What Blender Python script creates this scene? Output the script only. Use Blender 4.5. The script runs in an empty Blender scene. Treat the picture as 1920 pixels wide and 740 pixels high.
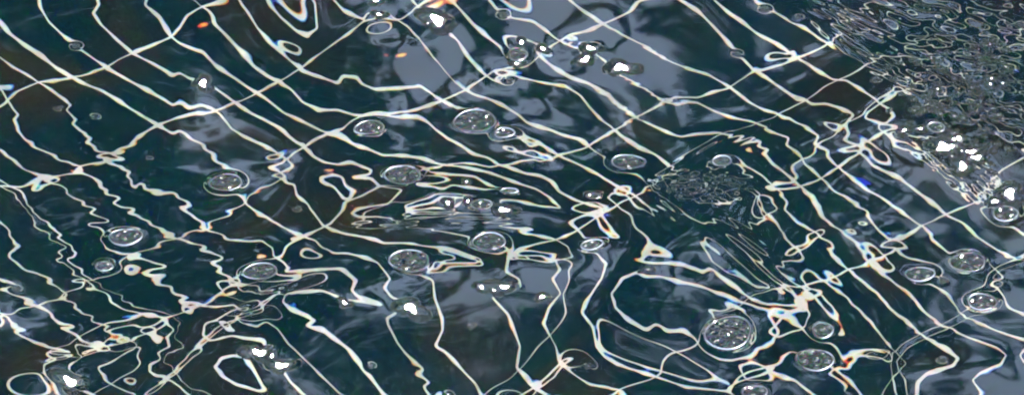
import bpy, bmesh, math, random, lzma, base64
import numpy as np
from mathutils import Vector, Matrix
random.seed(7); rng = np.random.default_rng(7)
scene = bpy.context.scene
col = scene.collection

# ---------------------------------------------------------------- camera, sky, sun, exposure
TH = math.radians(33.5); CAM_D = 7.0; VIEW_W = 1.2
cam_d = bpy.data.cameras.new("camera"); cam = bpy.data.objects.new("camera", cam_d); col.objects.link(cam)
cam.location = (0, -CAM_D*math.cos(TH), CAM_D*math.sin(TH)); cam.rotation_euler = (math.pi/2-TH, 0, 0)
cam_d.sensor_width = 36; cam_d.lens = 36*CAM_D/VIEW_W; cam_d.clip_end = 2000; cam_d.clip_start = 0.1
scene.camera = cam
SUN_EL, SUN_AZ = math.radians(60), math.radians(45)      # azimuth measured from +Y towards +X
sun_dir = Vector((math.sin(SUN_AZ)*math.cos(SUN_EL), math.cos(SUN_AZ)*math.cos(SUN_EL), math.sin(SUN_EL)))
world = bpy.data.worlds.new("World"); scene.world = world; world.use_nodes = True
wn = world.node_tree.nodes; wl = world.node_tree.links
bg = wn["Background"]; sky = wn.new("ShaderNodeTexSky"); sky.sky_type = 'NISHITA'; sky.sun_disc = False
sky.sun_elevation = SUN_EL; sky.sun_rotation = SUN_AZ; sky.air_density = 1.0; sky.dust_density = 1.0; sky.ozone_density = 1.0
sky_fill = wn.new("ShaderNodeBackground"); sky_fill.inputs[0].default_value = (.66, .76, 1, 1); sky_fill.inputs[1].default_value = 2.0   # even pale glow added to the whole sky to brighten its reflections
both = wn.new("ShaderNodeAddShader"); wl.new(bg.outputs[0], both.inputs[0]); wl.new(sky_fill.outputs[0], both.inputs[1]); wl.new(both.outputs[0], wn["World Output"].inputs[0])
wl.new(sky.outputs[0], bg.inputs[0]); bg.inputs[1].default_value = 0.15
ld = bpy.data.lights.new("sun", 'SUN'); ld.energy = 5; ld.angle = math.radians(0.5); ld.color = (1, .95, .88)
ld.cycles.use_multiple_importance_sampling = False
lo = bpy.data.objects.new("sun", ld); col.objects.link(lo); lo.rotation_euler = sun_dir.to_track_quat('Z', 'Y').to_euler()
scene.view_settings.view_transform = 'Standard'; scene.view_settings.look = 'None'
scene.view_settings.exposure = 0.95; scene.view_settings.gamma = 1
cy = scene.cycles; cy.max_bounces = 10; cy.transmission_bounces = 8; cy.transparent_max_bounces = 16; cy.glossy_bounces = 4
cy.caustics_reflective = False; cy.caustics_refractive = True; cy.sample_clamp_indirect = 4; cy.blur_glossy = .5; cy.filter_width = 2.2

# ---------------------------------------------------------------- helpers
def tag(o, label=None, cat=None, group=None, kind=None):
    for k, v in (('label', label), ('category', cat), ('group', group), ('kind', kind)):
        if v: o[k] = v
    return o
def mat(name):
    m = bpy.data.materials.new(name); m.use_nodes = True; m.node_tree.nodes.clear()
    N = m.node_tree.nodes; L = m.node_tree.links; out = N.new("ShaderNodeOutputMaterial"); return m, N, L, out
def node(N, t, **kw):
    n = N.new(t)
    for k, v in kw.items(): setattr(n, k, v)
    return n
def mesh_obj(name, verts, faces, m, parent=None, smooth=False, link=True):
    me = bpy.data.meshes.new(name); me.from_pydata([tuple(v) for v in verts], [], faces); me.materials.append(m)
    if smooth: me.polygons.foreach_set('use_smooth', [True]*len(me.polygons))
    o = bpy.data.objects.new(name, me); o.parent = parent
    if link: col.objects.link(o)
    return o
def grid_mesh(name, xs, ys, Z, m):
    nx, ny = len(xs), len(ys); X, Y = np.meshgrid(xs, ys)
    co = np.stack([X, Y, Z], -1).reshape(-1, 3).astype(np.float32)
    i = (np.arange(ny-1)[:, None]*nx+np.arange(nx-1)[None]).ravel()
    f = np.stack([i, i+1, i+nx+1, i+nx], 1).astype(np.int32)
    me = bpy.data.meshes.new(name); me.vertices.add(len(co)); me.vertices.foreach_set('co', co.ravel())
    me.loops.add(f.size); me.loops.foreach_set('vertex_index', f.ravel())
    me.polygons.add(len(f)); me.polygons.foreach_set('loop_start', np.arange(0, f.size, 4, dtype=np.int32))
    me.polygons.foreach_set('use_smooth', np.ones(len(f), bool)); me.update(calc_edges=True); me.materials.append(m)
    o = bpy.data.objects.new(name, me); col.objects.link(o); return o
# a pixel of the 1920 x 740 photograph -> its place on the calm water plane z = 0
Cc = np.array(cam.location); FW = np.array([0, math.cos(TH), -math.sin(TH)]); UP = np.array([0, math.sin(TH), math.cos(TH)])
FPX = 1920/VIEW_W*CAM_D
def at(px, py):
    d = FW+(px-960)/FPX*np.array([1, 0, 0])-(py-370)/FPX*UP
    p = Cc-Cc[2]/d[2]*d; return p[0], p[1]
PX = VIEW_W/1920                                     # metres per photo pixel across; up the picture one pixel is PX/sin(TH)
PY = PX/math.sin(TH)

# ---------------------------------------------------------------- materials
def tile_material(name, base, dark, brown):
    m, N, L, out = mat(name)
    b = node(N, "ShaderNodeBsdfPrincipled"); tc = node(N, "ShaderNodeNewGeometry"); oi = node(N, "ShaderNodeObjectInfo")
    n1 = node(N, "ShaderNodeTexNoise"); n1.inputs['Scale'].default_value = 5; n1.inputs['Detail'].default_value = 4
    n2 = node(N, "ShaderNodeTexNoise"); n2.inputs['Scale'].default_value = 330; n2.inputs['Detail'].default_value = 2
    for n in (n1, n2): L.new(tc.outputs['Position'], n.inputs['Vector'])
    r1 = node(N, "ShaderNodeMapRange"); r1.inputs[1].default_value = .48; r1.inputs[2].default_value = .72
    L.new(n1.outputs[0], r1.inputs[0])
    mx = node(N, "ShaderNodeMix", data_type='RGBA'); mx.inputs[6].default_value = (*base, 1); mx.inputs[7].default_value = (*brown, 1)
    L.new(r1.outputs[0], mx.inputs[0])
    m2 = node(N, "ShaderNodeMix", data_type='RGBA'); m2.inputs[7].default_value = (*dark, 1); L.new(mx.outputs[2], m2.inputs[6])
    r2 = node(N, "ShaderNodeMath", operation='MULTIPLY'); L.new(oi.outputs['Random'], r2.inputs[0]); r2.inputs[1].default_value = .6
    L.new(r2.outputs[0], m2.inputs[0])
    hv = node(N, "ShaderNodeHueSaturation"); mr = node(N, "ShaderNodeMapRange"); mr.inputs[3].default_value = -.2; mr.inputs[4].default_value = 2.2
    L.new(n2.outputs[0], mr.inputs[0]); L.new(mr.outputs[0], hv.inputs['Value']); L.new(m2.outputs[2], hv.inputs['Color'])
    L.new(hv.outputs[0], b.inputs['Base Color']); b.inputs['Roughness'].default_value = .5; b.inputs['Specular IOR Level'].default_value = 0
    L.new(b.outputs[0], out.inputs[0]); return m
M_tile = tile_material("dark_teal_tile", (.0004, .0118, .0138), (.0003, .0085, .0115), (.0170, .0140, .0060))
def noisy(name, c0, c1, scale=20, rough=.8, spec=.2, detail=5, bump=0):
    m, N, L, out = mat(name); b = node(N, "ShaderNodeBsdfPrincipled"); g = node(N, "ShaderNodeNewGeometry")
    n = node(N, "ShaderNodeTexNoise"); n.inputs['Scale'].default_value = scale; n.inputs['Detail'].default_value = detail
    L.new(g.outputs['Position'], n.inputs['Vector']); r = node(N, "ShaderNodeMapRange"); r.inputs[1].default_value = .35; r.inputs[2].default_value = .65
    L.new(n.outputs[0], r.inputs[0]); x = node(N, "ShaderNodeMix", data_type='RGBA'); x.inputs[6].default_value = (*c0, 1); x.inputs[7].default_value = (*c1, 1)
    L.new(r.outputs[0], x.inputs[0]); L.new(x.outputs[2], b.inputs['Base Color']); b.inputs['Roughness'].default_value = rough; b.inputs['Specular IOR Level'].default_value = spec
    if bump:
        bp = node(N, "ShaderNodeBump"); bp.inputs['Strength'].default_value = bump; bp.inputs['Distance'].default_value = .01
        L.new(n.outputs[0], bp.inputs['Height']); L.new(bp.outputs[0], b.inputs['Normal'])
    L.new(b.outputs[0], out.inputs[0]); return m
M_grout = noisy("pale_grout", (.70, .62, .44), (.38, .34, .24), 14)
M_stone = noisy("grey_stone", (.30, .29, .26), (.20, .19, .17), 6, bump=.4)
M_leaf = noisy("leaf_green", (.020, .032, .016), (.050, .040, .020), 2, .6, .2)
M_bark = noisy("bark_brown", (.10, .07, .045), (.05, .035, .025), 30, .9, .1, bump=.5)
# water: one refraction lobe for each primary so that the edges of things below fringe into colour, and a Fresnel mirror on top
m, N, L, out = mat("clear_water"); M_water = m
add = None
for c, ior in (((1, 0, 0), 1.3328), ((0, 1, 0), 1.3333), ((0, 0, 1), 1.3339)):
    r = node(N, "ShaderNodeBsdfRefraction"); r.inputs['Color'].default_value = (*c, 1); r.inputs['Roughness'].default_value = 0; r.inputs['IOR'].default_value = ior
    if add is None: add = r
    else:
        a = node(N, "ShaderNodeAddShader"); L.new(add.outputs[0], a.inputs[0]); L.new(r.outputs[0], a.inputs[1]); add = a
g1 = node(N, "ShaderNodeBsdfGlossy"); g1.inputs['Roughness'].default_value = .055; g1.inputs['Color'].default_value = (1, 1, 1, 1)
g2 = node(N, "ShaderNodeBsdfGlossy"); g2.inputs['Roughness'].default_value = .22; g2.inputs['Color'].default_value = (1, 1, 1, 1)
gl = node(N, "ShaderNodeMixShader"); gl.inputs[0].default_value = .06; L.new(g1.outputs[0], gl.inputs[1]); L.new(g2.outputs[0], gl.inputs[2])
fr = node(N, "ShaderNodeFresnel"); fr.inputs[0].default_value = 1.333
mix = node(N, "ShaderNodeMixShader"); L.new(fr.outputs[0], mix.inputs[0]); L.new(add.outputs[0], mix.inputs[1]); L.new(gl.outputs[0], mix.inputs[2]); L.new(mix.outputs[0], out.inputs[0])
# the skin of a bubble: clear, mirror-like where it turns away
m, N, L, out = mat("bubble_film"); M_film = m
tr = node(N, "ShaderNodeBsdfTransparent"); tr.inputs[0].default_value = (1, 1, 1, 1)
gl = node(N, "ShaderNodeBsdfGlossy"); gl.inputs['Roughness'].default_value = .18
fr = node(N, "ShaderNodeFresnel"); fr.inputs[0].default_value = 1.36
mu = node(N, "ShaderNodeMath", operation='MULTIPLY_ADD', use_clamp=True); mu.inputs[1].default_value = 1.5; mu.inputs[2].default_value = -.03; L.new(fr.outputs[0], mu.inputs[0])
mix = node(N, "ShaderNodeMixShader"); L.new(mu.outputs[0], mix.inputs[0]); L.new(tr.outputs[0], mix.inputs[1]); L.new(gl.outputs[0], mix.inputs[2]); L.new(mix.outputs[0], out.inputs[0])

m, N, L, out = mat("bubble_rim"); M_rim = m
tr = node(N, "ShaderNodeBsdfTransparent"); gl = node(N, "ShaderNodeBsdfGlossy"); gl.inputs['Roughness'].default_value = .3
mix = node(N, "ShaderNodeMixShader"); mix.inputs[0].default_value = .32; L.new(tr.outputs[0], mix.inputs[1]); L.new(gl.outputs[0], mix.inputs[2]); L.new(mix.outputs[0], out.inputs[0])

# ---------------------------------------------------------------- the shape of the water
# Where the joints of the regular floor grid were seen through the surface (rows: family, joint number, block, points).
# The surface heights are solved so that refraction carries each joint of the straight grid to where it was seen.
TRACES = """
A 0 R11 0,470 30,520 60,570 92,605 68,630 100,690 140,740
A 1 R11 0,310 70,360 140,395 210,437 270,470 350,525 372,545 350,568 400,620 385,642 450,700 485,718 450,735
A 2 R11 0,125 50,185 130,245 220,300 300,360 385,405 440,430 540,465 620,510 700,560 830,635 920,685 960,670 1010,700 1060,740
A 3 R11 205,0 212,50 260,130 350,212 400,240 440,275 560,350 640,390 760,450 860,500 920,535 960,520 1010,550 1070,530 1138,548
A 4 R11 515,0 530,45 500,90 540,145 620,215 710,285 800,325 870,360 920,390 960,375 1010,400 1075,410
A 5 R11 790,0 775,50 850,110 900,190 950,230 1000,250 1080,275 1138,320
A 6 R11 1000,0 1060,45
B 1 R11 0,570 40,540 100,485 205,437 300,425 385,408 480,385 570,352 640,310 710,282 800,250 915,205 960,165 1000,105 1060,70
B 2 R11 700,735 760,690 850,640 930,605 1020,580 1100,570 1138,562
A 3 R12 0,530 70,555 110,595 150,645 220,690 330,740
A 4 R12 0,405 50,430 170,510 250,560 330,600 400,640 520,740
A 5 R12 0,270 60,330 170,390 290,465 340,495 430,565 560,630 660,680 730,700 790,740
A 6 R12 60,140 130,200 200,265 270,335 340,380 410,415 470,450 530,515 620,562 720,562 800,585 850,600 970,600 1040,608 1138,612
A 7 R12 205,50 240,90 290,160 350,225 430,285 520,358 580,385 640,405 720,435 750,402 820,408 850,440 920,465 1000,460 1070,455 1138,448
A 8 R12 330,0 360,60 420,120 500,180 560,205 612,170 600,60 565,0
A 8 R12 620,0 690,30 750,85 860,128
A 8 R12 1050,130 1100,160 1138,200
B 2 R12 0,580 80,555 170,515 290,465 410,410 520,355 600,305 700,245 780,195 860,135 945,115 1050,125 1100,95 1138,70
B 3 R12 560,735 600,710 660,685 760,660 810,615 870,590 940,585 1000,590 1060,580 1138,568
A 6 R13 0,600 60,600 120,632 170,680 230,730
A 7 R13 0,450 80,440 130,470 200,515 260,545 300,555
A 7 R13 600,680 650,710 730,740
A 8 R13 0,140 60,200 140,290 220,370 290,430 325,455 370,480 440,500 520,540 600,590 650,632 720,652 780,668 850,695 930,710 980,738
A 9 R13 20,0 60,50 130,90 200,150 280,210 340,290 430,380 480,410 540,420 580,390 650,400 760,425 850,435 930,480 980,540 1040,600 1120,655
A 10 R13 225,0 290,60 360,130 440,190 540,260
A 10 R13 710,275 790,340 880,390 980,420 1050,460 1138,530
A 11 R13 435,0 480,50 520,90 580,100 680,110 750,150 825,205 900,240 990,260 1050,300 1130,345
A 12 R13 870,0 940,50 1010,90 1050,120 1138,160
B 3 R13 0,583 60,565 190,515 325,455 430,385 480,355 560,345 640,335 690,300 740,260 825,205 880,175 980,155 1050,125 1138,90
B 2 R13 0,105 60,55 130,15 160,0
B 4 R13 990,735 1060,690 1120,655
A 10 R14 0,470 60,530 150,590 230,630 310,670 390,700 470,690 580,680 660,708 710,715
A 11 R14 0,325 60,375 150,420 220,460 290,505 370,525 430,512 480,515 560,555 650,590 760,615 830,650 850,680 900,705 960,735
A 12 R14 0,140 80,180 180,225 250,265 340,310 430,340 540,370 640,425 690,460 750,505 830,550 900,575 930,605 970,615 1000,640 1070,680 1120,735
A 13 R14 400,0 480,45 560,120 630,190 690,255 780,345 850,385 930,440 1010,500 1060,515 1085,545 1138,548
A 14 R14 580,0 640,50 720,100 800,160 900,210 1000,275 1080,320 1138,368
A 15 R14 790,0 840,30 890,50 960,90 1060,140 1138,200
A 9 R14 0,625 40,660 150,735
B 3 R14 0,115 60,90 120,60 160,10
B 4 R14 0,690 40,660 150,592 230,550 310,510 360,487 480,487 560,460 650,435 700,400 760,365 840,340 930,315 1010,283 1080,255 1138,230
B 4 R15 0,258 50,235 95,210
A 15 R15 0,150 100,215 200,270 290,330 380,400 440,440 490,485
A 14 R15 0,325 60,365 120,405 190,418 260,475 330,530 370,565 420,598 440,630 400,668
A 13 R15 0,535 80,545 160,580 228,620 188,670 200,720 190,740
B 5 R15 460,685 380,668 290,640 305,608 390,550 490,490
A -1 R21 0,110 60,155 130,205 200,240 270,260 330,285 380,340 440,375 490,402 485,430 540,452 565,475 475,490 540,522 560,555 550,590 590,625 680,650 760,660 800,682
A 0 R21 80,0 120,40 180,85 260,120 330,150 368,155 362,185 430,192 450,210 530,260 560,310 632,350 608,375 680,410 760,460 840,510 900,535 950,560 1000,575 1060,600 1138,640
A 1 R21 430,0 485,32 455,52 500,80 530,102 600,110
A 1 R21 600,158 650,180 690,230 702,282 720,292 752,270 775,300 840,325 920,320 960,350 1012,385 970,405 1010,430 1060,465 1100,500 1138,525
A 2 R21 980,0 1030,30 1080,60 1110,90 1138,130
B 2 R21 780,0 740,40 690,75 640,100 600,110
B 2 R21 560,155 470,178 430,190 350,222 270,260 200,305
B 3 R21 630,740 650,680 690,655 770,635 850,600 880,580 950,560 1020,530 1100,510 1138,490
A -1.86 R21 0,270 50,295 110,315 130,360 170,430 240,480 320,550 305,570 405,640 365,680 430,740
A -2.14 R21 0,292 70,330 112,385 180,455 180,505 255,540 270,580 365,612 310,650 380,740
A -3 R21 0,490 40,530 70,600 98,625 50,660 60,700 130,740
A 2 R22 0,70 40,100 70,150 130,190 200,212 228,258 190,290
A 2 R22 60,322 180,322 230,370 280,420 350,455 430,510 530,570 600,600 630,640 685,672
A 2 R22 700,688 760,690 840,712 900,738
A 3 R22 200,0 290,45 380,90 438,130 425,152 350,180 400,200 440,230 440,260 488,272 500,330 550,380 600,450 640,510 680,540 760,575 860,600 940,625 960,640 1060,645 1138,655
A 4 R22 440,0 490,40 540,65 590,120 650,155 720,172 790,160 850,190 900,215 890,240 840,252 900,265 950,318 1050,335 1062,352 990,430 830,440 795,465 830,488 930,492
A 4 R22 R 755,375 700,300 635,265 635,240 700,232 745,250 760,300 800,335 785,375
A 5 R22 760,10 800,60 880,90 960,130 1060,135 1138,150
A 1 R22 0,505 35,520 130,560 250,580 320,585 370,630 380,680 440,740
A 0 R22 0,615 60,640 98,680 45,712 80,740
B 3 R22 0,520 50,475 140,430 220,380 250,330 340,290 430,240 395,215 460,200 490,170 457,135 490,100 560,60 620,25 680,0
B 4 R22 370,705 430,670 450,620 480,600 540,575 600,545 680,510 710,480 750,440 765,395 850,370 945,320
A 5 R23 0,135 80,150 190,190 290,200 440,230 520,260 620,300 700,325 770,370 828,435 720,430 590,405 500,405
A 5 R23 360,410 280,402 200,395 140,430 0,455
A 5 R23 0,495 200,492 340,475 480,480 540,510 455,518 540,550 680,565 615,578 720,600 800,620 870,665 890,720
A 4 R23 L 100,235 230,255 370,265 420,300 500,345 430,350 250,330 200,358 130,335 40,315
A 4 R23 530,600 565,650 580,690 550,740
A 6 R23 180,0 240,45 300,80 360,125 440,145 500,185 560,200 640,230 720,240 780,270 820,330 900,375 980,405 1050,432 1045,475 1090,540 1120,590 1138,610
A 7 R23 600,20 665,78 720,65 820,125 920,165 1030,225 1138,310
A 8 R23 810,0 920,30 980,70 1075,128 1090,180 1138,205
B 4 R23 90,235 150,210 230,190 300,182 380,187 450,200 500,187 550,185 620,160 690,150 720,160 780,145 830,120 950,80 1040,30 1090,0
B 5 R23 1138,410 1050,470 970,530 900,580 800,625 700,650 600,685
A 3 R23 0,645 100,670 220,685 300,710 370,740
A 10 R24 330,0 390,15 470,5 600,0 680,25 715,45 765,42 752,72 812,62 800,100 850,120 830,145 880,210 960,265 1030,320 1080,370 1130,460
A 11 R24 850,0 900,20 960,50 950,95 1020,150 1050,200 1138,260
A 12 R24 1050,0 1120,50 1100,95 1138,110
A 9 R24 60,0 150,60 250,110 330,180 380,240
A 9 R24 680,175 740,230 820,280 900,350 955,405 940,450 1000,500 1090,555
A 8 R24 0,150 30,190 150,225 250,300
A 8 R24 795,370 830,480 910,540 950,620 1000,660
A 7 R24 0,260 80,320 150,360 180,390 220,420 260,450
B 5 R24 0,455 70,400 150,360 240,300
B 5 R24 855,352 940,345 1040,315 1138,265
B 6 R24 1138,545 1070,580 1055,630 1000,660 950,700
A 10 R25 0,350 45,410 60,470 110,520
A 10 R25 170,555 250,620 310,710
A 9 R25 85,655 190,740
A 11 R25 0,215 55,265 130,330 200,370 240,415
A 11 R25 300,450 330,510 410,582
A 11 R25 460,645 530,680 660,712
A 12 R25 0,15 40,45 20,90 95,125 90,155 150,205 210,250 290,320 370,365 430,410 510,460 590,515 640,550 640,580 700,620 750,660
A 13 R25 185,0 205,35 180,70 250,95
A 13 R25 290,150 330,195 400,235 470,270 550,330 620,380 680,420 720,455 800,490 850,530 880,560 950,605 1020,645 1090,680
A 14 R25 400,35 430,60 440,95 520,130 580,170 640,210 700,260 750,300 800,350 870,400
A 14 R25 1030,495 1080,520 1138,560
B 5 R25 0,295 55,265 150,208 210,160 250,140
B 5 R25 250,95 310,70 370,35 440,5
B 6 R25 250,740 330,700 450,640
B 6 R25 500,575 590,515 720,455 870,400
B 6.9 R25 960,740 1050,690 1138,660
A -3 R31 50,0 110,50 200,90 280,120 330,170 350,195 370,212 400,250 490,305 490,325 550,360 580,400 640,430 700,440
A -3 R31 720,490 620,550 525,592 550,640 620,690 720,740
A -1.86 R31 350,0 430,60 480,100 560,150 640,180 660,220 740,255 870,290
A -2.14 R31 305,0 380,50 470,110 570,170 600,230 680,270 760,300 860,315
A -1.86 R31 960,345 925,430 985,500 885,520 870,570 920,610 930,640 960,690 1010,740
A -2.14 R31 935,390 890,435 900,490 840,520 858,555 795,580 795,612 840,650 900,680 970,740
A -4 R31 0,125 60,140 60,190 130,225 200,245 250,270 300,330 390,355 325,365 410,410 430,440 480,470 575,480
A -4 R31 430,545 370,590 365,640 400,690 480,720
A -5 R31 40,320 60,360 130,385 75,405 150,440 250,480 330,500 390,525
A -5 R31 300,560 235,595 240,640 290,690 310,740
B 3 R31 0,305 60,308 110,275 200,245 280,225 350,195 370,170 430,140 470,110 485,90 560,75 625,40 650,0
B 4 R31 1138,220 1080,250 1000,275 930,310 880,330 878,360 800,405 700,440 600,462
B 4 R31 600,470 440,530 270,555
B 5 R31 780,740 870,685 960,610 1010,550 1060,490 1138,435
A -1 R31 800,0 870,35 755,70 860,108 845,132 910,150 930,185 990,208 962,222 1040,242 1138,270
A 0 R32 80,0 45,22 90,55 110,90 170,120 240,150 290,155 310,195 440,200
A 0 R32 180,370 230,405 290,425 340,400 400,440 460,520 550,600 650,680 730,740
A 1 R32 400,10 450,65 425,85 560,95 740,105 820,190 800,250 830,280 955,320
A 1 R32 640,255 540,250 440,245 430,290 470,340 560,380 600,412 562,435 640,448 700,490 780,540 860,620 920,680 980,740
A 2 R32 700,0 780,10 850,40 940,80 970,130 1000,180 970,230 1010,280 1080,305 1060,350 985,390 990,420 1040,500 1138,600
A -1 R32 0,260 60,270 165,262 185,290 60,355
A -1 R32 100,480 160,470 220,490 330,505 340,560
A -1 R32 440,670 470,710 510,740
A -1 R32 R 180,730 110,690 70,640 100,600 160,590 220,600 270,660 320,740
B 4 R32 440,0 390,20
B 4 R32 230,150 150,160 60,210 0,245
B 5 R32 0,470 50,430 120,380 190,365
B 5 R32 200,345 310,320 320,275 430,212
A 2 R33 0,540 90,600 50,622 120,650 90,670 150,740
A 3 R33 190,0 270,30 340,50 392,80 350,90 200,90 170,125 100,140
A 3 R33 90,155 150,190 160,280 200,380 200,430 160,500 210,520 290,580 370,640 400,690 500,735
A 4 R33 560,0 540,130 610,170 615,208 540,212 470,215 470,270 550,340 610,470 590,560 680,660 800,740
A 5 R33 890,40 800,65 830,110 790,160 830,230 770,300 740,370 800,470 820,560 900,620 980,670 1138,700
B 5 R33 600,0 600,40 720,35 780,65
B 6 R33 500,738 600,700 690,660 760,610 820,560
A 6 R33 1010,0 1075,80 1050,160 980,260 945,320 1000,390 1020,490 1060,540 1138,590
A 6 R34 0,550 100,600 200,630 300,665 420,710 560,725 700,730
A 5 R34 0,690 100,740
A 7 R34 L 150,150 80,170 20,240 40,310 100,370 200,425 260,402 320,435 400,430 480,480 540,540 590,572 660,585 750,570 800,530 880,490 905,440 840,345 760,315 640,275 580,265 540,245 400,220 280,185 200,178 150,150
A 7 R34 200,50 185,85 240,100 390,110 500,150 550,130 600,170 680,215 760,275 850,303 1030,300 990,240 870,160 780,80 680,0
A 8 R34 500,0 560,100 630,140 700,160 795,215 860,210 740,110 660,80 560,0
A 8 R34 910,120 1040,200 1138,280
A 7 R34 870,630 1000,670 1100,740
B 6 R34 1138,150 1040,190 890,215
B 6 R34 860,635 720,690 640,730
A 8 R35 0,220 60,280 140,380 130,420
A 8 R35 0,105 80,155 200,230 290,310 370,390 400,430 440,470
A 9 R35 110,0 200,75 280,130 370,200 430,260 520,320 580,370 630,410 700,450 785,520 760,560 620,600 570,640 560,740
A 10 R35 280,0 320,40 430,110 540,190 600,260 690,325 750,355 850,410 1000,480 1040,515 1010,560 900,600 860,640 900,700 890,740
A 11 R35 640,120 720,170 760,220 800,270 850,305 920,340 1000,380 1138,440
A 12 R35 1000,160 1020,220 1060,260 1138,300
A 11 R35 1138,490 1115,520 1138,560
A 7 R35 430,490 330,480 230,510 160,560 130,600 0,632
A 7 R35 140,615 210,660 280,740
B 6 R35 400,0 310,40 200,75 120,130 0,175
B 6.9 R35 1138,0 1000,30 950,70 930,130 850,175 
B 6.9 R35 820,260 720,318 600,370 500,430 440,490 430,560 440,620 400,680 370,740
B 7.1 R35 1138,12 1010,52 970,90 1030,125 990,160
B 7.1 R35 930,265 860,285 760,335 640,385 520,455 460,530 470,580 508,630 520,720
"""
DEPTH = 1.2
BLOCK = {"R%d%d" % (r+1, c+1): (x, y) for c, x in enumerate((0, 380, 760, 1140, 1520)) for r, y in enumerate((0, 240, 480))}
def read_traces():
    S = 1138/400; out = []
    for l in TRACES.strip().splitlines():
        f = l.split(); ox, oy = BLOCK[f[2]]; side = f.pop(3) if f[3] in 'LR' else None
        pts = [tuple(float(v) for v in p.split(',')) for p in f[3:]]; pts = [(ox+x/S, oy+y/S) for x, y in pts]
        dx, dy = pts[-1][0]-pts[0][0], pts[-1][1]-pts[0][1]
        if side is None: side = ('L' if dx+.6*dy > 0 else 'R') if f[0] == 'A' else ('R' if dx-.5*dy > 0 else 'L')
        out.append((f[0], float(f[1]), pts, side))
    return out
px = []; fam = []; val = []; w0 = []
for f, i, pts, side in read_traces():
    q = []
    for (x0, y0), (x1, y1) in zip(pts, pts[1:]):
        n = max(1, int(math.hypot(x1-x0, y1-y0)/3)); q += [(x0+(x1-x0)*k/n, y0+(y1-y0)*k/n) for k in range(n)]
    q.append(pts[-1]); q = np.array(q); n = len(q)
    for j in range(n):
        px.append(q[j]); fam.append(f == 'B'); val.append(i); w0.append(1)
        t = q[min(n-1, j+4)]-q[max(0, j-4)]; Lt = np.hypot(*t)
        if Lt < 6 or len(pts) == 2: continue
        t = t/Lt; nn = np.array([t[1], -t[0]])*(1 if side == 'L' else -1)
        g = (.0115 if i == int(i) else .0175) if f == 'A' else (.0048 if i == int(i) else .014)
        gj = g*(1+.32*math.sin(j*.19+len(px)*.013)+.2*math.sin(j*.47+i))
        for o in (-4.5, 4.5): px.append(q[j]+nn*o); fam.append(f == 'B'); val.append(i+gj*o); w0.append(.3)
CLEAR = [('B', 3.3, 1100, 82), ('A', 10.6, 1116, 120), ('A', 10.6, 1095, 112), ('A', -0.6, 230, 455), ('B', 2.75, 205, 462), ('B', 2.7, 20, 540), ('B', 2.75, 45, 535), ('A', 1.3, 560, 575), ('A', 1.3, 592, 590), ('B', 5.75, 1590, 405), ('A', 4.5, 1040, 705), ('A', 4.6, 1060, 718), ('A', 5.25, 1095, 690), ('B', 5.75, 1665, 425), ('A', 3.6, 937, 655), ('A', 3.6, 930, 640), ('A', 3.65, 948, 672), ('B', 6.25, 1850, 385), ('A', 7.2, 1175, 570), ('A', 7.2, 1205, 560), ('A', 7.25, 1200, 590), ('A', 7.25, 1240, 590), ('A', 7.2, 1250, 570), ('A', 7.25, 1280, 600), ('A', 7.2, 1300, 580), ('A', 7.25, 1320, 610), ('A', 7.2, 1350, 595), ('A', 7.25, 1350, 630), ('A', 7.2, 1390, 610), ('A', 7.25, 1380, 650), ('A', 7.2, 1420, 630), ('A', 6.7, 1500, 640), ('A', 7.15, 1190, 601), ('A', 7.15, 1225, 610), ('A', 7.15, 1265, 612), ('A', 7.15, 1300, 628), ('A', 7.15, 1335, 648), ('A', 1.5, 281, 310), ('A', 1.5, 300, 318), ('A', 5.5, 722, 233), ('A', 5.5, 750, 236), ('A', 8.5, 1041, 182), ('A', 8.5, 1015, 172), ('A', 8.5, 1068, 200), ('A', 7.5, 722, 78), ('A', 7.5, 745, 80), ('A', 7.5, 769, 75), ('B', 2.35, 722, 85), ('B', 2.3, 760, 80), ('A', 11.5, 1144, 80), ('B', 3.25, 1144, 80), ('B', 3.15, 1078, 85), ('A', 6.6, 975, 262), ('A', 13.5, 1781, 304), ('A', 13.5, 1800, 315), ('B', 5.5, 1781, 304), ('A', 12.6, 1556, 222), ('A', 1.4, 581, 582), ('A', 2.7, 825, 505), ('A', 2.6, 800, 500), ('A', 3.3, 741, 449), ('B', 5.6, 1603, 418), ('A', 11.5, 1659, 405), ('B', 5.7, 1659, 400), ('A', 13.6, 1472, 95), ('A', 8.6, 1690, 603)]   # points seen to be clear tile: (family, number, x, y)
for f, v, u_, v_ in CLEAR: px.append(np.array([u_, v_])); fam.append(f == 'B'); val.append(v); w0.append(6)
px = np.array(px); fam = np.array(fam); val = np.array(val, float); w0 = np.array(w0)
den = FW-(px[:, 1:]-370)/FPX*UP+np.c_[(px[:, 0]-960)/FPX, np.zeros(len(px)), np.zeros(len(px))]
PS = Cc-Cc[2]/den[:, 2:]*den
ANG, SA, SB, OA, OB = (39.6, .0684318, .2085529, -2.86482, 7.764645)
ca, sa_ = math.cos(math.radians(ANG)), math.sin(math.radians(ANG))
def refract_hit(P, hx, hy, h=0, n=1.333):
    d = P-Cc; d = d/np.linalg.norm(d, axis=1)[:, None]; nn = np.stack([-hx, -hy, np.ones_like(hx)], 1); nn /= np.linalg.norm(nn, axis=1)[:, None]
    ci = -(d*nn).sum(1); k = 1/n; r = k*d+(k*ci-np.sqrt(1-k*k*(1-ci*ci)))[:, None]*nn; s = (DEPTH+h)/-r[:, 2]
    return P[:, 0]+s*r[:, 0], P[:, 1]+s*r[:, 1]
GX0, GX1, GY0, GY1 = -.80, .80, -.66, .70
def bspl(t): return [(1-t)**3/6, (3*t**3-6*t**2+4)/6, (-3*t**3+3*t**2+3*t+1)/6, t**3/6]
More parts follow.
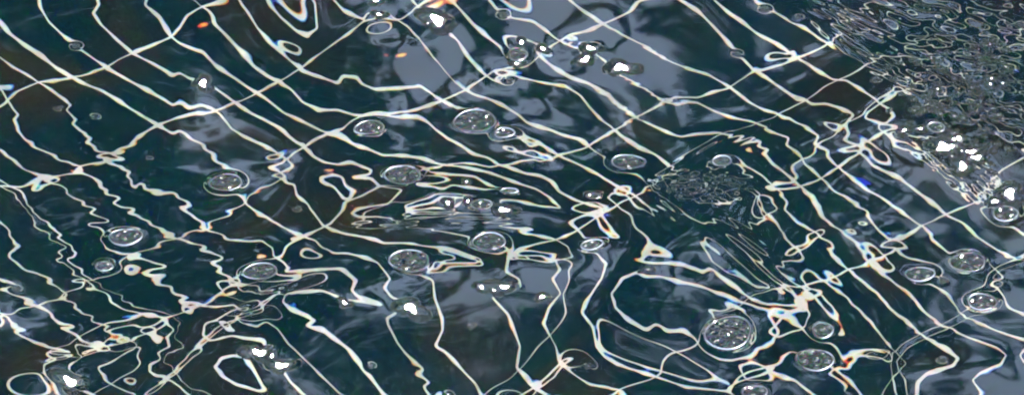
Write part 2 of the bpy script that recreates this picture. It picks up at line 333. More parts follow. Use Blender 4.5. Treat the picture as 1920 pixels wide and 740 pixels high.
def dbspl(t): return [-(1-t)**2/2, (9*t**2-12*t)/6, (-9*t**2+6*t+3)/6, t**2/2]
def basis(x, y, G, NX, NY):
    fx = (x-GX0)/G; fy = (y-GY0)/G; ix = np.clip(np.floor(fx).astype(int), 1, NX-3); iy = np.clip(np.floor(fy).astype(int), 1, NY-3)
    tx, ty = fx-ix, fy-iy; bx, by = np.stack(bspl(tx), -1), np.stack(bspl(ty), -1); dx, dy = np.stack(dbspl(tx), -1)/G, np.stack(dbspl(ty), -1)/G
    idx = ((iy[:, None]+np.arange(-1, 3))[:, :, None]*NX+(ix[:, None]+np.arange(-1, 3))[:, None, :]).reshape(len(x), 16)
    f = lambda p, q: (p[:, :, None]*q[:, None, :]).reshape(-1, 16)
    return idx, f(by, bx), f(by, dx), f(dy, bx)
def spline_rows(x, x0, G, n):
    f = (x-x0)/G; i = np.clip(np.floor(f).astype(int), 1, n-3); t = np.clip(f-i, -1, 2)
    M = np.zeros((len(x), n))
    for k, w in enumerate(bspl(t)): M[np.arange(len(x)), i-1+k] = w
    return M
zz = np.zeros(len(PS)); fx0, fy0 = refract_hit(PS, zz, zz); x1, y1 = refract_hit(PS, zz+1e-3, zz); x2, y2 = refract_hit(PS, zz, zz+1e-3)
J = np.array([[(x1-fx0).mean(), (x2-fx0).mean()], [(y1-fy0).mean(), (y2-fy0).mean()]])/1e-3
gx = np.where(fam, sa_, ca); gy = np.where(fam, -ca, sa_); sc = np.where(fam, SB, SA)
def dif2(r, back=False):
    if not back: return [np.diff(r, 2, 1), np.diff(r, 2, 0), 1.41*np.diff(np.diff(r, 1, 0), 1, 1)]
    a, b, c = r; o = np.zeros((NY, NX)); o[:, :-2] += a; o[:, 1:-1] -= 2*a; o[:, 2:] += a; o[:-2] += b; o[1:-1] -= 2*b; o[2:] += b
    c = c*1.41; o[1:, 1:] += c; o[:-1, :-1] += c; o[1:, :-1] -= c; o[:-1, 1:] -= c; return o
def lap(h, back=False):
    o = np.zeros_like(h)
    if not back: o[:, 1:-1] += h[:, 2:]+h[:, :-2]-2*h[:, 1:-1]; o[1:-1] += h[2:]+h[:-2]-2*h[1:-1]; return o
    a = h[:, 1:-1]; o[:, 2:] += a; o[:, :-2] += a; o[:, 1:-1] -= 2*a; b = h[1:-1]; o[2:] += b; o[:-2] += b; o[1:-1] -= 2*b; return o
def grad2(r):
    o = np.zeros_like(r); a = np.diff(r, 1, 1); o[:, 1:] += a; o[:, :-1] -= a; b = np.diff(r, 1, 0); o[1:] += b; o[:-1] -= b; return o
HC = None; ww = w0
for G, outer, inner in ((.020, 4, 250), (.010, 3, 400), (.005, 3, 500)):
    NXn, NYn = int(round((GX1-GX0)/G))+1, int(round((GY1-GY0)/G))+1
    if HC is None: hcur = np.zeros(NXn*NYn)
    else: hcur = (spline_rows(GY0+G*np.arange(NYn), GY0, Gp, NY) @ HC @ spline_rows(GX0+G*np.arange(NXn), GX0, Gp, NX).T).ravel()
    NX, NY = NXn, NYn; idx, H, HX, HY = basis(PS[:, 0], PS[:, 1], G, NX, NY); M_ = NX*NY; flat_i = idx.ravel()
    rows = (gx*J[0, 0]+gy*J[1, 0])[:, None]*HX+(gx*J[0, 1]+gy*J[1, 1])[:, None]*HY
    KM = J[1, 1]/G; k2 = 3e-3*KM**2; k3 = 1e-3*KM**2*(.005/G)**2
    def smooth(h):
        h = h.reshape(NY, NX); return (k2*dif2(dif2(h), True)+k3*lap(grad2(lap(h)), True)+1e-7*KM**2*h).ravel()
    for it in range(outer):
        hh, hx, hy = [(B_*hcur[idx]).sum(1) for B_ in (H, HX, HY)]; x, y = refract_hit(PS, hx, hy, hh)
        r = (val-np.where(fam, (sa_*x-ca*y)/SB+OB, (ca*x+sa_*y)/SA+OA))*sc
        if G < .02: ww = w0/np.maximum(1, np.abs(r)/.010)
        def AtA(v): return np.bincount(flat_i, (rows*(ww*(rows*v[idx]).sum(1))[:, None]).ravel(), M_)+smooth(v)
        b = np.bincount(flat_i, (rows*(ww*r)[:, None]).ravel(), M_)-smooth(hcur)
        xk = np.zeros(M_); rk = b.copy(); p = rk.copy(); rs = rk@rk; r0 = rs
        for k in range(inner):
            Ap = AtA(p); al = rs/(p@Ap); xk += al*p; rk -= al*Ap; r2 = rk@rk
            if r2 < r0*1e-10: break
            p = rk+r2/rs*p; rs = r2
        hcur = hcur+xk
    HC = hcur.reshape(NY, NX); Gp = G
print('water solved, joint error mm', 1e3*float(np.sqrt((r[w0 == 1]**2).mean())))

# ---------------------------------------------------------------- pool floor: grout bed and 3:1 tiles laid on a turned grid
def floor_xy(A, B):                                   # grid numbers -> metres
    a, b = (A-OA)*SA, (B-OB)*SB
    return ca*a+sa_*b, sa_*a-ca*b
GW = .0021                                           # half a joint
floor = mesh_obj('pool_floor', [(-3.2, -3.2, -DEPTH), (3.2, -3.2, -DEPTH), (3.2, 3.2, -DEPTH), (-3.2, 3.2, -DEPTH)], [(0, 1, 2, 3)], M_grout)
tag(floor, 'dark pool floor with pale joints under the rippling water', kind='structure')
TH_T = .0018
def tile_box(a0, a1, b0, b1):
    hx, hy, e = (a1-a0)/2, (b1-b0)/2, .0009
    v = []
    for z, k in ((0, 0), (TH_T-.0006, 0), (TH_T, e)):
        v += [(-hx+k, -hy+k, z), (hx-k, -hy+k, z), (hx-k, hy-k, z), (-hx+k, hy-k, z)]
    f = [(8, 9, 10, 11)]
    for s in (0, 4):
        for i in range(4): f.append((s+i, s+(i+1) % 4, s+4+(i+1) % 4, s+4+i))
    return v, f
Abr = []; Bbr = []
for i in range(-60, 70): Abr += [i] if i != -2 else [-2.14, -1.86]
for i in range(-20, 30): Bbr += [i] if i != 7 else [6.9, 7.1]
cells = []
for a0, a1 in zip(Abr, Abr[1:]):
    for b0, b1 in zip(Bbr, Bbr[1:]):
        x, y = floor_xy((a0+a1)/2, (b0+b1)/2)
        if abs(x) < 3.0 and abs(y) < 3.0: cells.append((math.hypot(x/1.15, y-.95), x, y, a0, a1, b0, b1))
cells.sort()
kinds = {}
rotm = math.atan2(sa_, ca)
rest_v, rest_f = [], []
for k, (_, x, y, a0, a1, b0, b1) in enumerate(cells):
    wa, wb = (a1-a0)*SA, (b1-b0)*SB
    ga = GW if wa > .04 else GW*.75; 
    gl_ = .75*GW if a0 in (-2.14, -1.86) else GW; gr_ = .75*GW if a1 in (-2.14, -1.86) else GW
    hl_ = .75*GW if b0 in (6.9, 7.1) else GW; hr_ = .75*GW if b1 in (6.9, 7.1) else GW
    key = (round(wa, 4), round(wb, 4), gl_, gr_, hl_, hr_)
    if key not in kinds:
        v, f = tile_box(0, wa-gl_-gr_, 0, wb-hl_-hr_)
        me = bpy.data.meshes.new('tile'); me.from_pydata(v, [], f); me.materials.append(M_tile); kinds[key] = (me, v, f)
    me, v, f = kinds[key]
    ox, oy = (gl_-gr_)/2, (hl_-hr_)/2                  # shift when the two joints differ
    cx, cy_ = x+ca*ox+sa_*oy, y+sa_*ox-ca*oy
    jit = rng.normal(0, .0006, 2); jr = rng.normal(0, .0012)
    Mx = Matrix.Translation((cx+jit[0], cy_+jit[1], -DEPTH)) @ Matrix.Rotation(rotm+jr, 4, 'Z') @ Matrix.Diagonal((1, -1, 1, 1))
    if k < 290:
        o = bpy.data.objects.new('tile', me); o.parent = floor
        o.matrix_world = Matrix.Translation((cx+jit[0], cy_+jit[1], -DEPTH)) @ Matrix.Rotation(rotm+jr, 4, 'Z'); col.objects.link(o)
    else:
        n0 = len(rest_v); T = Matrix.Translation((cx, cy_, -DEPTH)) @ Matrix.Rotation(rotm, 4, 'Z')
        rest_v += [T @ Vector(q) for q in v]; rest_f += [tuple(n0+i for i in q) for q in f]
o = mesh_obj('outer_tiles', rest_v, rest_f, M_tile, floor); o['kind'] = 'stuff'

# ---------------------------------------------------------------- water
def axis(lo, hi, step, end, grow):
    c = list(np.arange(lo, hi+step/2, step)); s = step; v = c[-1]; r = []
    while v < end: s = min(s*grow, .03); v += s; r.append(v)
    s = step; v = c[0]; l = []
    while v > -end: s = min(s*grow, .03); v -= s; l.append(v)
    return np.array(l[::-1]+c+r)
xs = axis(-.65, .65, .0011, 2.9, 1.06); ys = axis(-.415, .46, .0017, 2.9, 1.06)
SX = spline_rows(np.clip(xs, GX0+.01, GX1-.01), GX0, G, NX); SY = spline_rows(np.clip(ys, GY0+.01, GY1-.01), GY0, G, NY)
Hf = SY @ HC @ SX.T
X, Y = np.meshgrid(xs, ys)
def sstep(a, b, x):
    t = np.clip((x-a)/(b-a), 0, 1); return t*t*(3-2*t)
fade = (1-sstep(.66, .78, np.abs(X)))*(1-sstep(.47, .64, Y))*(1-sstep(.42, .60, -Y))
W = np.zeros_like(X)
for k in range(36):                                   # free swell beyond the studied area
    lam = rng.uniform(.12, .5); th = rng.uniform(0, 2*math.pi); W += lam*.0042*np.sin(2*math.pi/lam*(X*math.cos(th)+Y*math.sin(th))+rng.uniform(0, 6.28))
Z = Hf*fade+W*(1-fade)
# photo-pixel coordinates of every water vertex (only to lay out where the froth and ripple trains lie on the water)
den = (Y-Cc[1])*FW[1]+(0-Cc[2])*FW[2]
U = 960+FPX*X/den; V = 370-FPX*((Y-Cc[1])*UP[1]+(0-Cc[2])*UP[2])/den
def blob(cx, cy, rx, ry, ang=0, soft=.35):
    c, s = math.cos(math.radians(ang)), math.sin(math.radians(ang)); dx, dy = U-cx, V-cy
    q = np.sqrt(((c*dx+s*dy)/rx)**2+((-s*dx+c*dy)/ry)**2); return 1-sstep(1-soft, 1+soft*.3, q)
def poly_soft(pts, soft):
    inside = np.zeros(U.shape, bool); dist = np.full(U.shape, 1e9)
    for (x0, y0), (x1, y1) in zip(pts, pts[1:]+pts[:1]):
        c = ((y0 > V) != (y1 > V)) & (U < (x1-x0)*(V-y0)/((y1-y0)+1e-9)+x0); inside ^= c
        t = np.clip(((U-x0)*(x1-x0)+(V-y0)*(y1-y0))/((x1-x0)**2+(y1-y0)**2), 0, 1)
        dist = np.minimum(dist, np.hypot(U-x0-t*(x1-x0), V-y0-t*(y1-y0)))
    return sstep(0, soft, np.where(inside, dist, 0))
def waves(mask, lam0, lam1, slope, n, dir0=None, spread=180, seed=1):
    """sum of n short waves; lam in metres, rms slope, crests along photo direction dir0 (degrees, up-right positive)"""
    r = np.random.default_rng(seed); out = np.zeros_like(X); m = mask > 1e-4
    x, y = X[m], Y[m]; o = np.zeros_like(x)
    for k in range(n):
        lam = math.exp(r.uniform(math.log(lam0), math.log(lam1)))
        if dir0 is None: a = r.uniform(0, 2*math.pi)
        else:
            a = math.radians(dir0+r.uniform(-spread, spread)); a = math.atan2(math.sin(a)/math.sin(TH), math.cos(a))+math.pi/2
        kk = 2*math.pi/lam; o += math.sqrt(2/n)*slope/kk*np.sin(kk*(x*math.cos(a)+y*math.sin(a))+r.uniform(0, 6.28))
    out[m] = o; return out*mask

froth = poly_soft([(1585, -40), (1650, 90), (1725, 190), (1800, 255), (1960, 320), (1960, -40)], 70)
edge = poly_soft([(1480, -20), (1520, 50), (1620, 130), (1700, 215), (1760, 235), (1720, 120), (1640, 0), (1600, -20)], 30)
Z += waves(froth, .03, .10, .07, 22, -30, 40, 11) + waves(froth, .018, .034, .03, 16, None, 180, 31) + waves(edge, .012, .024, .045, 14, -36, 14, 12)
Z += waves(blob(1850, 185, 150, 85, 15, .6), .018, .034, .05, 24, None, 180, 13)
Z += waves(blob(1320, 355, 100, 40, 8, .5), .011, .022, .08, 24, None, 180, 14)
Z += waves(blob(1330, 285, 120, 26, -27, .6), .008, .015, .022, 8, 27, 10, 15)
Z += waves(blob(1240, 395, 32, 70, -20, .6), .008, .015, .022, 8, -50, 14, 16)
Z += waves(blob(820, 425, 160, 20, 0, .6), .009, .014, .028, 8, 2, 7, 17)
Z += waves(blob(830, 110, 50, 110, -10, .6), .007, .012, .0016, 6, -62, 18, 18) + waves(blob(1200, 150, 100, 90, 0, .6), .007, .012, .0018, 6, -15, 40, 19)
Z += waves(blob(1800, 320, 110, 50, 25, .6), .007, .014, .010, 8, -40, 25, 20)
Z += waves(blob(230, 470, 300, 280, 0, .7), .012, .026, .0045, 12, 12, 22, 41) + waves(blob(1500, 520, 420, 240, 0, .7),   .014, .030, .0015, 12, 20, 60, 42)
Z += waves(blob(1385, 475, 100, 48, 36, .6), .012, .019, .026, 8, -37, 6, 51)

# bubble rafts: the film pulls the water up in a ring, each cell presses it down a little
CL = [(890, 218, 44, 27, 26, 0.15, 'large raft of many small bubbles, the widest one in the upper middle'),
 (946, 242, 20, 12, 4, 0.1, 'little bubble group touching the lower right of the largest upper raft'),
 (692, 231, 28, 17, 7, 0.2, 'oval bubble group just under the pale line left of the largest raft'),
 (1178, 292, 32, 18, 7, 0, 'oval bubble group in the upper right middle, left of the rippled bulge'),
 (423, 333, 33, 19, 8, 0.15, 'bubble group in the left part, halfway down between pale lines'),
 (755, 330, 36, 23, 12, 0.3, 'foamy bubble group where the pale lines bunch together in the middle'),
 (235, 437, 32, 19, 9, 0.05, 'leftmost large oval bubble group, halfway down'),
 (195, 490, 17, 10, 4, 0.2, 'little bubble group just below the leftmost large one'),
 (488, 506, 34, 18, 12, 0.1, 'oval bubble group with a thin ring, lower left of the middle'),
 (768, 507, 38, 26, 16, 0.1, 'big bubble raft in the lower middle with packed bright cells'),
 (917, 465, 32, 20, 10, -0.1, 'bubble group in the centre, just right of the big lower raft'),
 (1110, 470, 22, 11, 4, 0.5, 'narrow slanting bubble group right of the centre'),
 (903, 393, 20, 12, 6, 0, 'small bubble group among the flat ripples in the centre'),
 (1113, 364, 13, 7, 3, 0, 'tiny flat bubble pair right of the centre above a crossing'),
 (971, 95, 19, 16, 5, 0, 'dark round bubble group between two sun glints near the top'),
 (1365, 640, 44, 36, 13, -0.4, 'largest bubble raft of the lower right, inside the long looping line'),
 (1528, 678, 34, 24, 14, -0.2, 'packed bubble raft near the bottom right of the middle'),
 (1542, 622, 20, 17, 9, 0, 'round bubble group just above the packed bottom raft'),
 (1415, 735, 24, 14, 4, 0, 'bubble group cut by the bottom edge of the picture'),
 (1815, 482, 34, 22, 8, -0.1, 'bubble group near the right edge above the double line'),
 (1725, 505, 30, 15, 14, 0.1, 'flat bubble raft left of the one near the right edge'),
 (1842, 556, 28, 18, 9, 0.1, 'bubble group caught in the double line at the right'),
 (1885, 400, 25, 17, 6, 0, 'bubble group at the right edge under the sun glints'),
 (1755, 243, 17, 12, 8, 0.2, 'grey bubble group at the corner of the choppy patch'),
 (1354, 306, 19, 13, 3, 0, 'bubble group on top of the rippled bulge'),
 (955, 362, 18, 6, 3, 0, 'very flat bubble group beside a glint in the centre')]
SM = [(143, 88, 9), (110, 197, 6), (176, 214, 7), (277, 289, 4), (559, 382, 8), (30, 540, 9), (1643, 150, 11), (1435, 11, 11), (1383, 90, 6), (943, 30, 8), (956, 143, 6), (1497, 27, 7), (883, 622, 9), (1102, 686, 7), (841, 724, 4), (696, 694, 6), (1768, 664, 11), (1592, 735, 6), (1768, 517, 8)]
cluster_cells = []
for ci, (cx, cy_, rx, ry, nb, tilt, lab) in enumerate(CL):
    x0, y0 = at(cx, cy_); Rx, Ry = rx*PX*.95, ry*PX*.95/math.sin(TH)*.80
    c, s = math.cos(tilt), math.sin(tilt)
    m = (np.abs(X-x0) < .07) & (np.abs(Y-y0) < .09); dx, dy = X[m]-x0, Y[m]-y0
    th = np.arctan2(dy, dx); r = np.random.default_rng(100+ci); ph = r.uniform(0, 6.28, 3)
    q = np.hypot((c*dx+s*dy)/Rx, (-s*dx+c*dy)/Ry)/(1+.05*np.sin(2*th+ph[0])+.04*np.sin(3*th+ph[1]))
    Rm = (Rx+Ry)/2; dd = (q-1)*Rm
    ring = .0011*np.exp(-np.maximum(dd, 0)/.0024)*np.where(dd > 0, 1, np.exp(dd/.0018))
    flat = 1-sstep(-.001, .004, dd)                    # inside the raft the water lies flatter
    zc = Z[m]; z0 = zc[np.argmin(dx*dx+dy*dy)]
    z = zc+ring-.0006*flat
    # packed cells
    nb = min(nb, 11); cc = []; big = .52 if nb > 6 else .62
    sizes = sorted([Rm*(big if k == 0 else r.uniform(.16, .34) if nb > 8 else r.uniform(.22, .5)) for k in range(nb)], reverse=True)
    if nb > 10: sizes = sorted([Rm*r.uniform(.22, .38) for _ in range(nb)], reverse=True)
    for R in sizes:
        for _ in range(300):
            a, rr = r.uniform(0, 6.28), math.sqrt(r.uniform(0, 1))
            px_, py_ = rr*math.cos(a)*max(Rx-R*.8, .0005), rr*math.sin(a)*max(Ry-R*.8, .0005)
            if all(math.hypot(px_-u, py_-v) > .86*(R+S) for u, v, S in cc): cc.append((px_, py_, R)); break
    cells_w = []
    for u, v, R in cc:
        wx, wy = c*u-s*v, s*u+c*v; cells_w.append((x0+wx, y0+wy, R))
        e = np.hypot(dx-wx, dy-wy)/R; z = z-.07*R*np.maximum(0, 1-e*e)
    Z[m] = z; cluster_cells.append(cells_w)
small_xy = []
for (cx, cy_, r_) in SM:
    x0, y0 = at(cx, cy_); R = r_*PX*.8; small_xy.append((x0, y0, R))
    m = (np.abs(X-x0) < .03) & (np.abs(Y-y0) < .03); e = np.hypot(X[m]-x0, Y[m]-y0)
    Z[m] += .0006*np.exp(-np.maximum(e-R, 0)/.0016)*np.minimum(1, (e/R)**2)-.0006*np.exp(-(e/R)**2)
# wavelets tipped just far enough to throw the sun back at the viewer
GL = [(820, 42, 13), (380, 147, 8), (705, 8, 7), (712, 35, 5), (978, 75, 5), (1018, 85, 5), (970, 112, 5), (1108, 86, 7), (1097, 106, 8), (1165, 118, 11), (1213, 528, 4), (908, 555, 7), (927, 556, 7), (946, 555, 7), (1016, 568, 5), (771, 598, 11), (647, 593, 5), (487, 682, 10), (510, 685, 5), (528, 703, 9), (132, 715, 11), (1893, 366, 11), (1866, 379, 6), (1805, 317, 9), (1775, 280, 12), (1795, 268, 8), (1820, 290, 8), (1695, 247, 5), (1725, 245, 5), (840, 392, 5), (877, 389, 4), (945, 402, 8), (875, 347, 4), (1830, 300, 8), (1765, 283, 7)]
def tip_sun(px, py, rc): tip_at(*at(px, py), rc)
def tip_at(x0, y0, rc):
    p = np.array([x0, y0, 0]); v = Cc-p; v /= np.linalg.norm(v)
    nn = v+np.array(sun_dir); sx, sy = -nn[0]/nn[2], -nn[1]/nn[2]
    m = (np.abs(X-x0) < rc*3) & (np.abs(Y-y0) < rc*3); dx, dy = X[m]-x0, Y[m]-y0
    th = np.arctan2(dy, dx); f1, f2 = (x0*7919) % 6.28, (y0*6577) % 6.28
    w = 1-sstep(.6, 2.3, np.hypot(dx, dy)/rc/(1+.28*np.sin(2*th+f1)+.2*np.sin(3*th+f2))); z0 = Z[m][np.argmin(dx*dx+dy*dy)]
    k = .009/rc                                  # curvature that spreads the disc over the wavelet
    Z[m] = Z[m]*(1-w)+w*(z0+sx*dx+sy*dy+.5*k*(dx*dx+dy*dy))
rg_ = np.random.default_rng(21)
for g in GL:
    if g[2] > 6:
        for k in range(4):
            a = rg_.uniform(0, 6.28); q = g[2]*rg_.uniform(1.0, 1.9); tip_sun(g[0]+q*math.cos(a)*1.3, g[1]+q*math.sin(a)*.7, g[2]*PX*rg_.uniform(.18, .4))
    tip_sun(g[0], g[1], g[2]*PX*1.3)
for ci, cells in enumerate(cluster_cells):
    kept = []
    for (wx, wy, R) in cells:
        if all(math.hypot(wx-a, wy-b) > .0072 for a, b in kept) and len(kept) < 4: kept.append((wx, wy))
    for wx, wy in kept: tip_at(wx, wy, rg_.uniform(.0024, .0030))
rs_ = np.random.default_rng(5)
for k in range(190):                                  # sparkle on the choppy corner
    u_ = 1920-rs_.triangular(0, 60, 260); v_ = 170+(1920-u_)*.1+rs_.normal(0, 62)
    if v_ < 60+(1860-u_)*.25: continue
    tip_sun(u_, v_, rs_.uniform(1.6, 4.6)*PX)
water = grid_mesh('water', xs, ys, Z, M_water)
tag(water, 'clear rippling pool water bending the lines of the floor', kind='structure')
del X, Y, U, V, W

# ---------------------------------------------------------------- bubbles
def height(x, y):
    i = np.clip(np.searchsorted(xs, x)-1, 0, len(xs)-2); j = np.clip(np.searchsorted(ys, y)-1, 0, len(ys)-2); return float(Z[j, i])
def dome_mesh(name, nseg=20, nring=8, squash=.8):
    v = []; f = []
    for j in range(nring):
        a = -.12+(j*.11 if j < 3 else .22+(j-2)/(nring-2)*(math.pi/2-.22+.12))
        for i in range(nseg):
            t = 2*math.pi*i/nseg; v.append((math.cos(a)*math.cos(t), math.cos(a)*math.sin(t), math.sin(a)*squash))
    v.append((0, 0, squash)); top = len(v)-1
    for j in range(nring-1):
        for i in range(nseg): f.append((j*nseg+i, j*nseg+(i+1) % nseg, (j+1)*nseg+(i+1) % nseg, (j+1)*nseg+i))
    for i in range(nseg): f.append(((nring-1)*nseg+i, (nring-1)*nseg+(i+1) % nseg, top))
    me = bpy.data.meshes.new(name); me.from_pydata(v, [], f); me.materials.append(M_film); me.materials.append(M_rim); me.polygons.foreach_set('use_smooth', [True]*len(f))
    me.polygons.foreach_set('material_index', [1 if nseg <= k < nseg*2 else 0 for k in range(len(f))]); return me
DOME = dome_mesh('bubble')
def skirt_mesh(Rx, Ry, ph):
    v = []; f = []; n = 48; wd = .0011/Rx; prof = [(1+wd, .0003), (1+.5*wd, .0011), (1.0, .0014), (1-.5*wd, .0011), (1-wd, .0003)]
    for k, h in prof:
        for i in range(n):
            t = 2*math.pi*i/n; w = 1+.05*math.sin(2*t+ph[0])+.04*math.sin(3*t+ph[1]); v.append((Rx*k*w*math.cos(t), Ry*k*w*math.sin(t), h))
    for j in range(len(prof)-1):
        for i in range(n): f.append((j*n+i, j*n+(i+1) % n, (j+1)*n+(i+1) % n, (j+1)*n+i))
    return v, f
for ci, (cx, cy_, rx, ry, nb, tilt, lab) in enumerate(CL):
    x0, y0 = at(cx, cy_); z0 = height(x0, y0); r = np.random.default_rng(100+ci); ph = r.uniform(0, 6.28, 3)
    root = bpy.data.objects.new('bubble_cluster', None); col.objects.link(root); root.location = (x0, y0, z0); root.empty_display_size = .01
    tag(root, lab, 'bubbles', 'clusters of air bubbles floating on the water')
    v, f = skirt_mesh(rx*PX*.95, ry*PX*.95/math.sin(TH)*.80, ph)
    o = mesh_obj('film_ring', v, f, M_rim, root, True); o.rotation_euler = (0, 0, tilt); o.location = (0, 0, .0002)
    for (wx, wy, R) in cluster_cells[ci]:
        o = bpy.data.objects.new('bubble', DOME); o.parent = root; o.scale = (R, R, R*r.uniform(.75, 1.0)); o.location = (wx-x0, wy-y0, height(wx, wy)-z0); col.objects.link(o)
SML = ['single bubble on a pale line near the top left corner',
 'tiny bubble beside a kinked line at the upper left',
 'small shining bubble in a dark tile at the upper left',
 'tiny bubble in a dark tile left of the middle',
 'single bubble in a dark tile left of the centre',
 'single bubble in a curl of line at the left edge',
 'single round bubble below the choppy streak at the upper right',
 'single bubble at the top edge, right part',
 'tiny bubble on a pale line at the upper right',
 'small bubble on a line near the top centre',
 'tiny bubble at the end of a hooked line near the top centre',
 'tiny bubble at the start of the choppy streak',
 'bright pair-like bubble in the dark lower middle',
 'small bubble below the crossing at the bottom centre',
 'tiny bubble near the bottom edge, left of centre',
 'tiny bubble at the bottom between two wavy lines',
 'small bubble in a dark tile at the lower right',
 'tiny bubble at the bottom edge, right of centre',
 'small bubble trailing the flat raft at the right']
for k, (x0, y0, R) in enumerate(small_xy):
    o = bpy.data.objects.new('bubble', DOME); o.scale = (R, R, R); o.location = (x0, y0, height(x0, y0)-.0002); col.objects.link(o)
    tag(o, SML[k], 'bubble', 'single air bubbles on the water')

# ---------------------------------------------------------------- basin walls and surround (only seen in reflections or from the side)
def box(name, x0, x1, y0, y1, z0, z1, m, lab, kind='structure', cat=None):
    v = [(x, y, z) for z in (z0, z1) for x, y in ((x0, y0), (x1, y0), (x1, y1), (x0, y1))]
    f = [(3, 2, 1, 0), (4, 5, 6, 7), (0, 1, 5, 4), (1, 2, 6, 5), (2, 3, 7, 6), (3, 0, 4, 7)]
    o = mesh_obj(name, v, f, m); tag(o, lab, cat, kind=kind); bv = o.modifiers.new('bevel', 'BEVEL'); bv.width = .01; bv.segments = 2; return o
box('pool_wall', -3.1, 3.1, 2.85, 3.1, -1.3, .12, M_stone, 'far grey stone wall of the pool in front of the added leaf screen')
box('pool_wall', -3.1, 3.1, -3.1, -2.85, -1.3, .12, M_stone, 'near grey stone wall of the pool below the viewer')
box('pool_wall', -3.1, -2.85, -2.847, 2.847, -1.3, .12, M_stone, 'left grey stone wall of the pool')
box('pool_wall', 2.85, 3.1, -2.847, 2.847, -1.3, .12, M_stone, 'right grey stone wall of the pool')
gv = [(-300, -300, .05), (300, -300, .05), (300, 300, .05), (-300, 300, .05), (-3.0, -3.0, .05), (3.0, -3.0, .05), (3.0, 3.0, .05), (-3.0, 3.0, .05)]
ground = mesh_obj('ground', gv, [(0, 1, 5, 4), (1, 2, 6, 5), (2, 3, 7, 6), (3, 0, 4, 7)], M_stone); tag(ground, 'grey paved ground round the pool', kind='structure')
# leafy screen added out of view; its gaps are shaped to place pale sky reflections
PATCHES = [(1.8, [(380, 110), (412, 170), (445, 240), (400, 290), (370, 310), (345, 240), (366, 170)]), (1, [(700, 0), (730, 0), (735, 40), (755, 110), (780, 150), (762, 200), (745, 140), (715, 80)]), (1.5, [(775, 25), (820, 15), (855, 35), (868, 90), (878, 150), (850, 195), (810, 195), (790, 140), (778, 90)]), (0.6, [(745, 160), (800, 150), (850, 190), (840, 225), (770, 235), (750, 210)]), (0.9, [(1010, 0), (1065, 0), (1035, 60), (1015, 130), (975, 130), (985, 70)]), (1.4, [(1130, 0), (1190, 0), (1230, 60), (1262, 110), (1285, 190), (1292, 260), (1240, 290), (1205, 270), (1180, 190), (1130, 140), (1080, 130), (1060, 90), (1100, 40)]), (0.6, [(960, 130), (1060, 170), (1040, 260), (1000, 250), (985, 180)]), (0.5, [(930, 240), (1060, 250), (1120, 300), (1040, 330), (940, 290)]), (0.5, [(0, 400), (60, 420), (110, 480), (70, 500), (0, 490)]), (0.8, [(60, 680), (130, 650), (200, 740), (60, 740)]), (0.9, [(470, 660), (520, 650), (560, 700), (650, 740), (470, 740)]), (0.6, [(580, 690), (620, 672), (660, 690), (620, 705)]), (0.9, [(620, 570), (700, 580), (760, 540), (800, 600), (740, 620), (640, 600)]), (1, [(870, 545), (960, 540), (1040, 560), (1020, 580), (960, 590), (930, 620), (880, 590)]), (1, [(985, 560), (1000, 520), (1040, 500), (1035, 560)]), (2.5, [(1690, 200), (1720, 250), (1800, 290), (1920, 330), (1920, 420), (1850, 390), (1760, 340), (1700, 310), (1690, 250)]), (0.5, [(1830, 520), (1920, 500), (1920, 620), (1870, 600)]), (0.8, [(1840, 700), (1920, 680), (1920, 740), (1840, 740)]), (0.11, [(560, 470), (1060, 470), (1060, 640), (560, 650)]), (0.2, [(1150, 570), (1300, 560), (1400, 640), (1300, 720), (1130, 680)])]
gu, gvv = np.meshgrid(np.arange(2.5, 1920, 4), np.arange(2.5, 740, 4)); bright = np.zeros(gu.shape)
for v_, pts in PATCHES:
    ins = np.zeros(gu.shape, bool)
    for (x0, y0), (x1, y1) in zip(pts, pts[1:]+pts[:1]): ins ^= ((y0 > gvv) != (y1 > gvv)) & (gu < (x1-x0)*(gvv-y0)/((y1-y0)+1e-9)+x0)
    bright = np.maximum(bright, v_*ins)
gu, gvv, bright = gu.ravel(), gvv.ravel(), bright.ravel()
dd_ = FW-(gvv[:, None]-370)/FPX*UP+np.c_[(gu-960)/FPX, gu*0, gu*0]; Pm = Cc-Cc[2]/dd_[:, 2:]*dd_
idx, H, HX, HY = basis(Pm[:, 0], Pm[:, 1], G, NX, NY); hx = (HX*hcur[idx]).sum(1); hy = (HY*hcur[idx]).sum(1)
dd_ /= np.linalg.norm(dd_, axis=1)[:, None]; nn = np.stack([-hx, -hy, np.ones_like(hx)], 1); nn /= np.linalg.norm(nn, axis=1)[:, None]
rr = dd_-2*(dd_*nn).sum(1)[:, None]*nn; t = (6.0-Pm[:, 1])/rr[:, 1]; wx_, wz_ = Pm[:, 0]+t*rr[:, 0], t*rr[:, 2]
HX0, HZ0, HC_, HW_, HH_ = -5.0, .6, .11, 84, 106
ii, jj = np.floor((wx_-HX0)/HC_).astype(int), np.floor((wz_-HZ0)/HC_).astype(int); ok = (ii >= 0) & (ii < HW_) & (jj >= 0) & (jj < HH_)
cnt = np.bincount((jj*HW_+ii)[ok], minlength=HW_*HH_); sm_ = np.bincount((jj*HW_+ii)[ok], bright[ok], minlength=HW_*HH_)
HM = np.where(cnt > 0, np.clip(np.ceil(3*(1-sm_/np.maximum(cnt, 1)/0.33)), 0, 3), 3).astype(int).reshape(HH_, HW_)   # leaves per cell
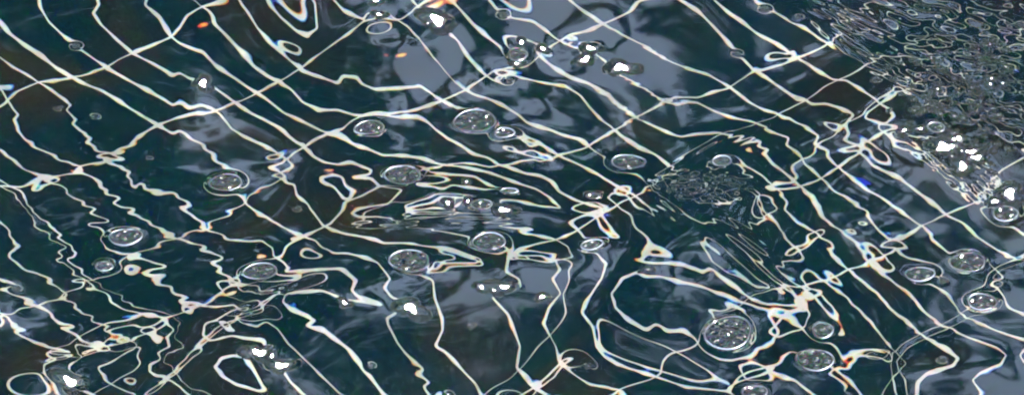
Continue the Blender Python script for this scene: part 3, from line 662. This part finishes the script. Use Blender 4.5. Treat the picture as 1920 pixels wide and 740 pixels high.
leaf_screen = bpy.data.objects.new('added_leaf_screen', None); col.objects.link(leaf_screen); leaf_screen.location = (0, 6.4, .05)
tag(leaf_screen, 'dark leaf screen added out of view, gapped to shape the reflections in the water', 'leaf_screen')
lv = []; lf = []
def leaf(x, y, z, L_):
    a = rng.uniform(-.6, .6); b = rng.uniform(0, 6.28); n0 = len(lv)
    ax = np.array([math.cos(b), .35*math.sin(a), math.sin(b)]); bx = np.array([-math.sin(b)*.9, rng.uniform(-.5, .5), math.cos(b)*.9])
    for u, w in ((-1, 0), (-.35, .55), (.4, .5), (1, 0), (.4, -.5), (-.35, -.55)):
        p = np.array([x, y, z])+ax*u*L_+bx*w*L_; lv.append((p[0], p[1]-6.4, p[2]-.05))
    lf.append(tuple(n0+i for i in range(6)))
for j in range(HH_):
    for i in range(HW_):
        if HM[j, i] and (j < 65 or HX0+i*HC_ < 3.3):
            for k in range(HM[j, i]):
                leaf(HX0+(i+.5)*HC_+rng.uniform(-.5, .5)*HC_, 6.0+rng.uniform(-.2, .2), HZ0+(j+.5)*HC_+rng.uniform(-.5, .5)*HC_, HC_*rng.uniform(.75, 1.0))
xa, xb = HX0, HX0+HW_*HC_
for k in range(9000):                                 # the rest of the screen, beyond what the picture mirrors
    x = rng.uniform(-10, 10); z = rng.uniform(.2, 4.8+.5*math.sin(x*1.1))
    if xa < x < xb and z > HZ0: continue
    leaf(x, 6.2+rng.uniform(-.4, .6), z, rng.uniform(.12, .2))
screen_obj = mesh_obj('screen_leaves', lv, lf, M_leaf, leaf_screen); screen_obj['kind'] = 'stuff'
for k in range(5):
    x = -6+3*k+rng.uniform(-.4, .4); v = []; f = []
    for j in range(9):
        z = j*.8; R = .17*(1-j/11)
        for i in range(10): v.append((x+.12*math.sin(j*.9+k)+R*math.cos(i*.628), .25+R*math.sin(i*.628), z))
    for j in range(8):
        for i in range(10): f.append((j*10+i, j*10+(i+1) % 10, (j+1)*10+(i+1) % 10, (j+1)*10+i))
    mesh_obj('screen_trunk', v, f, M_bark, leaf_screen, True)
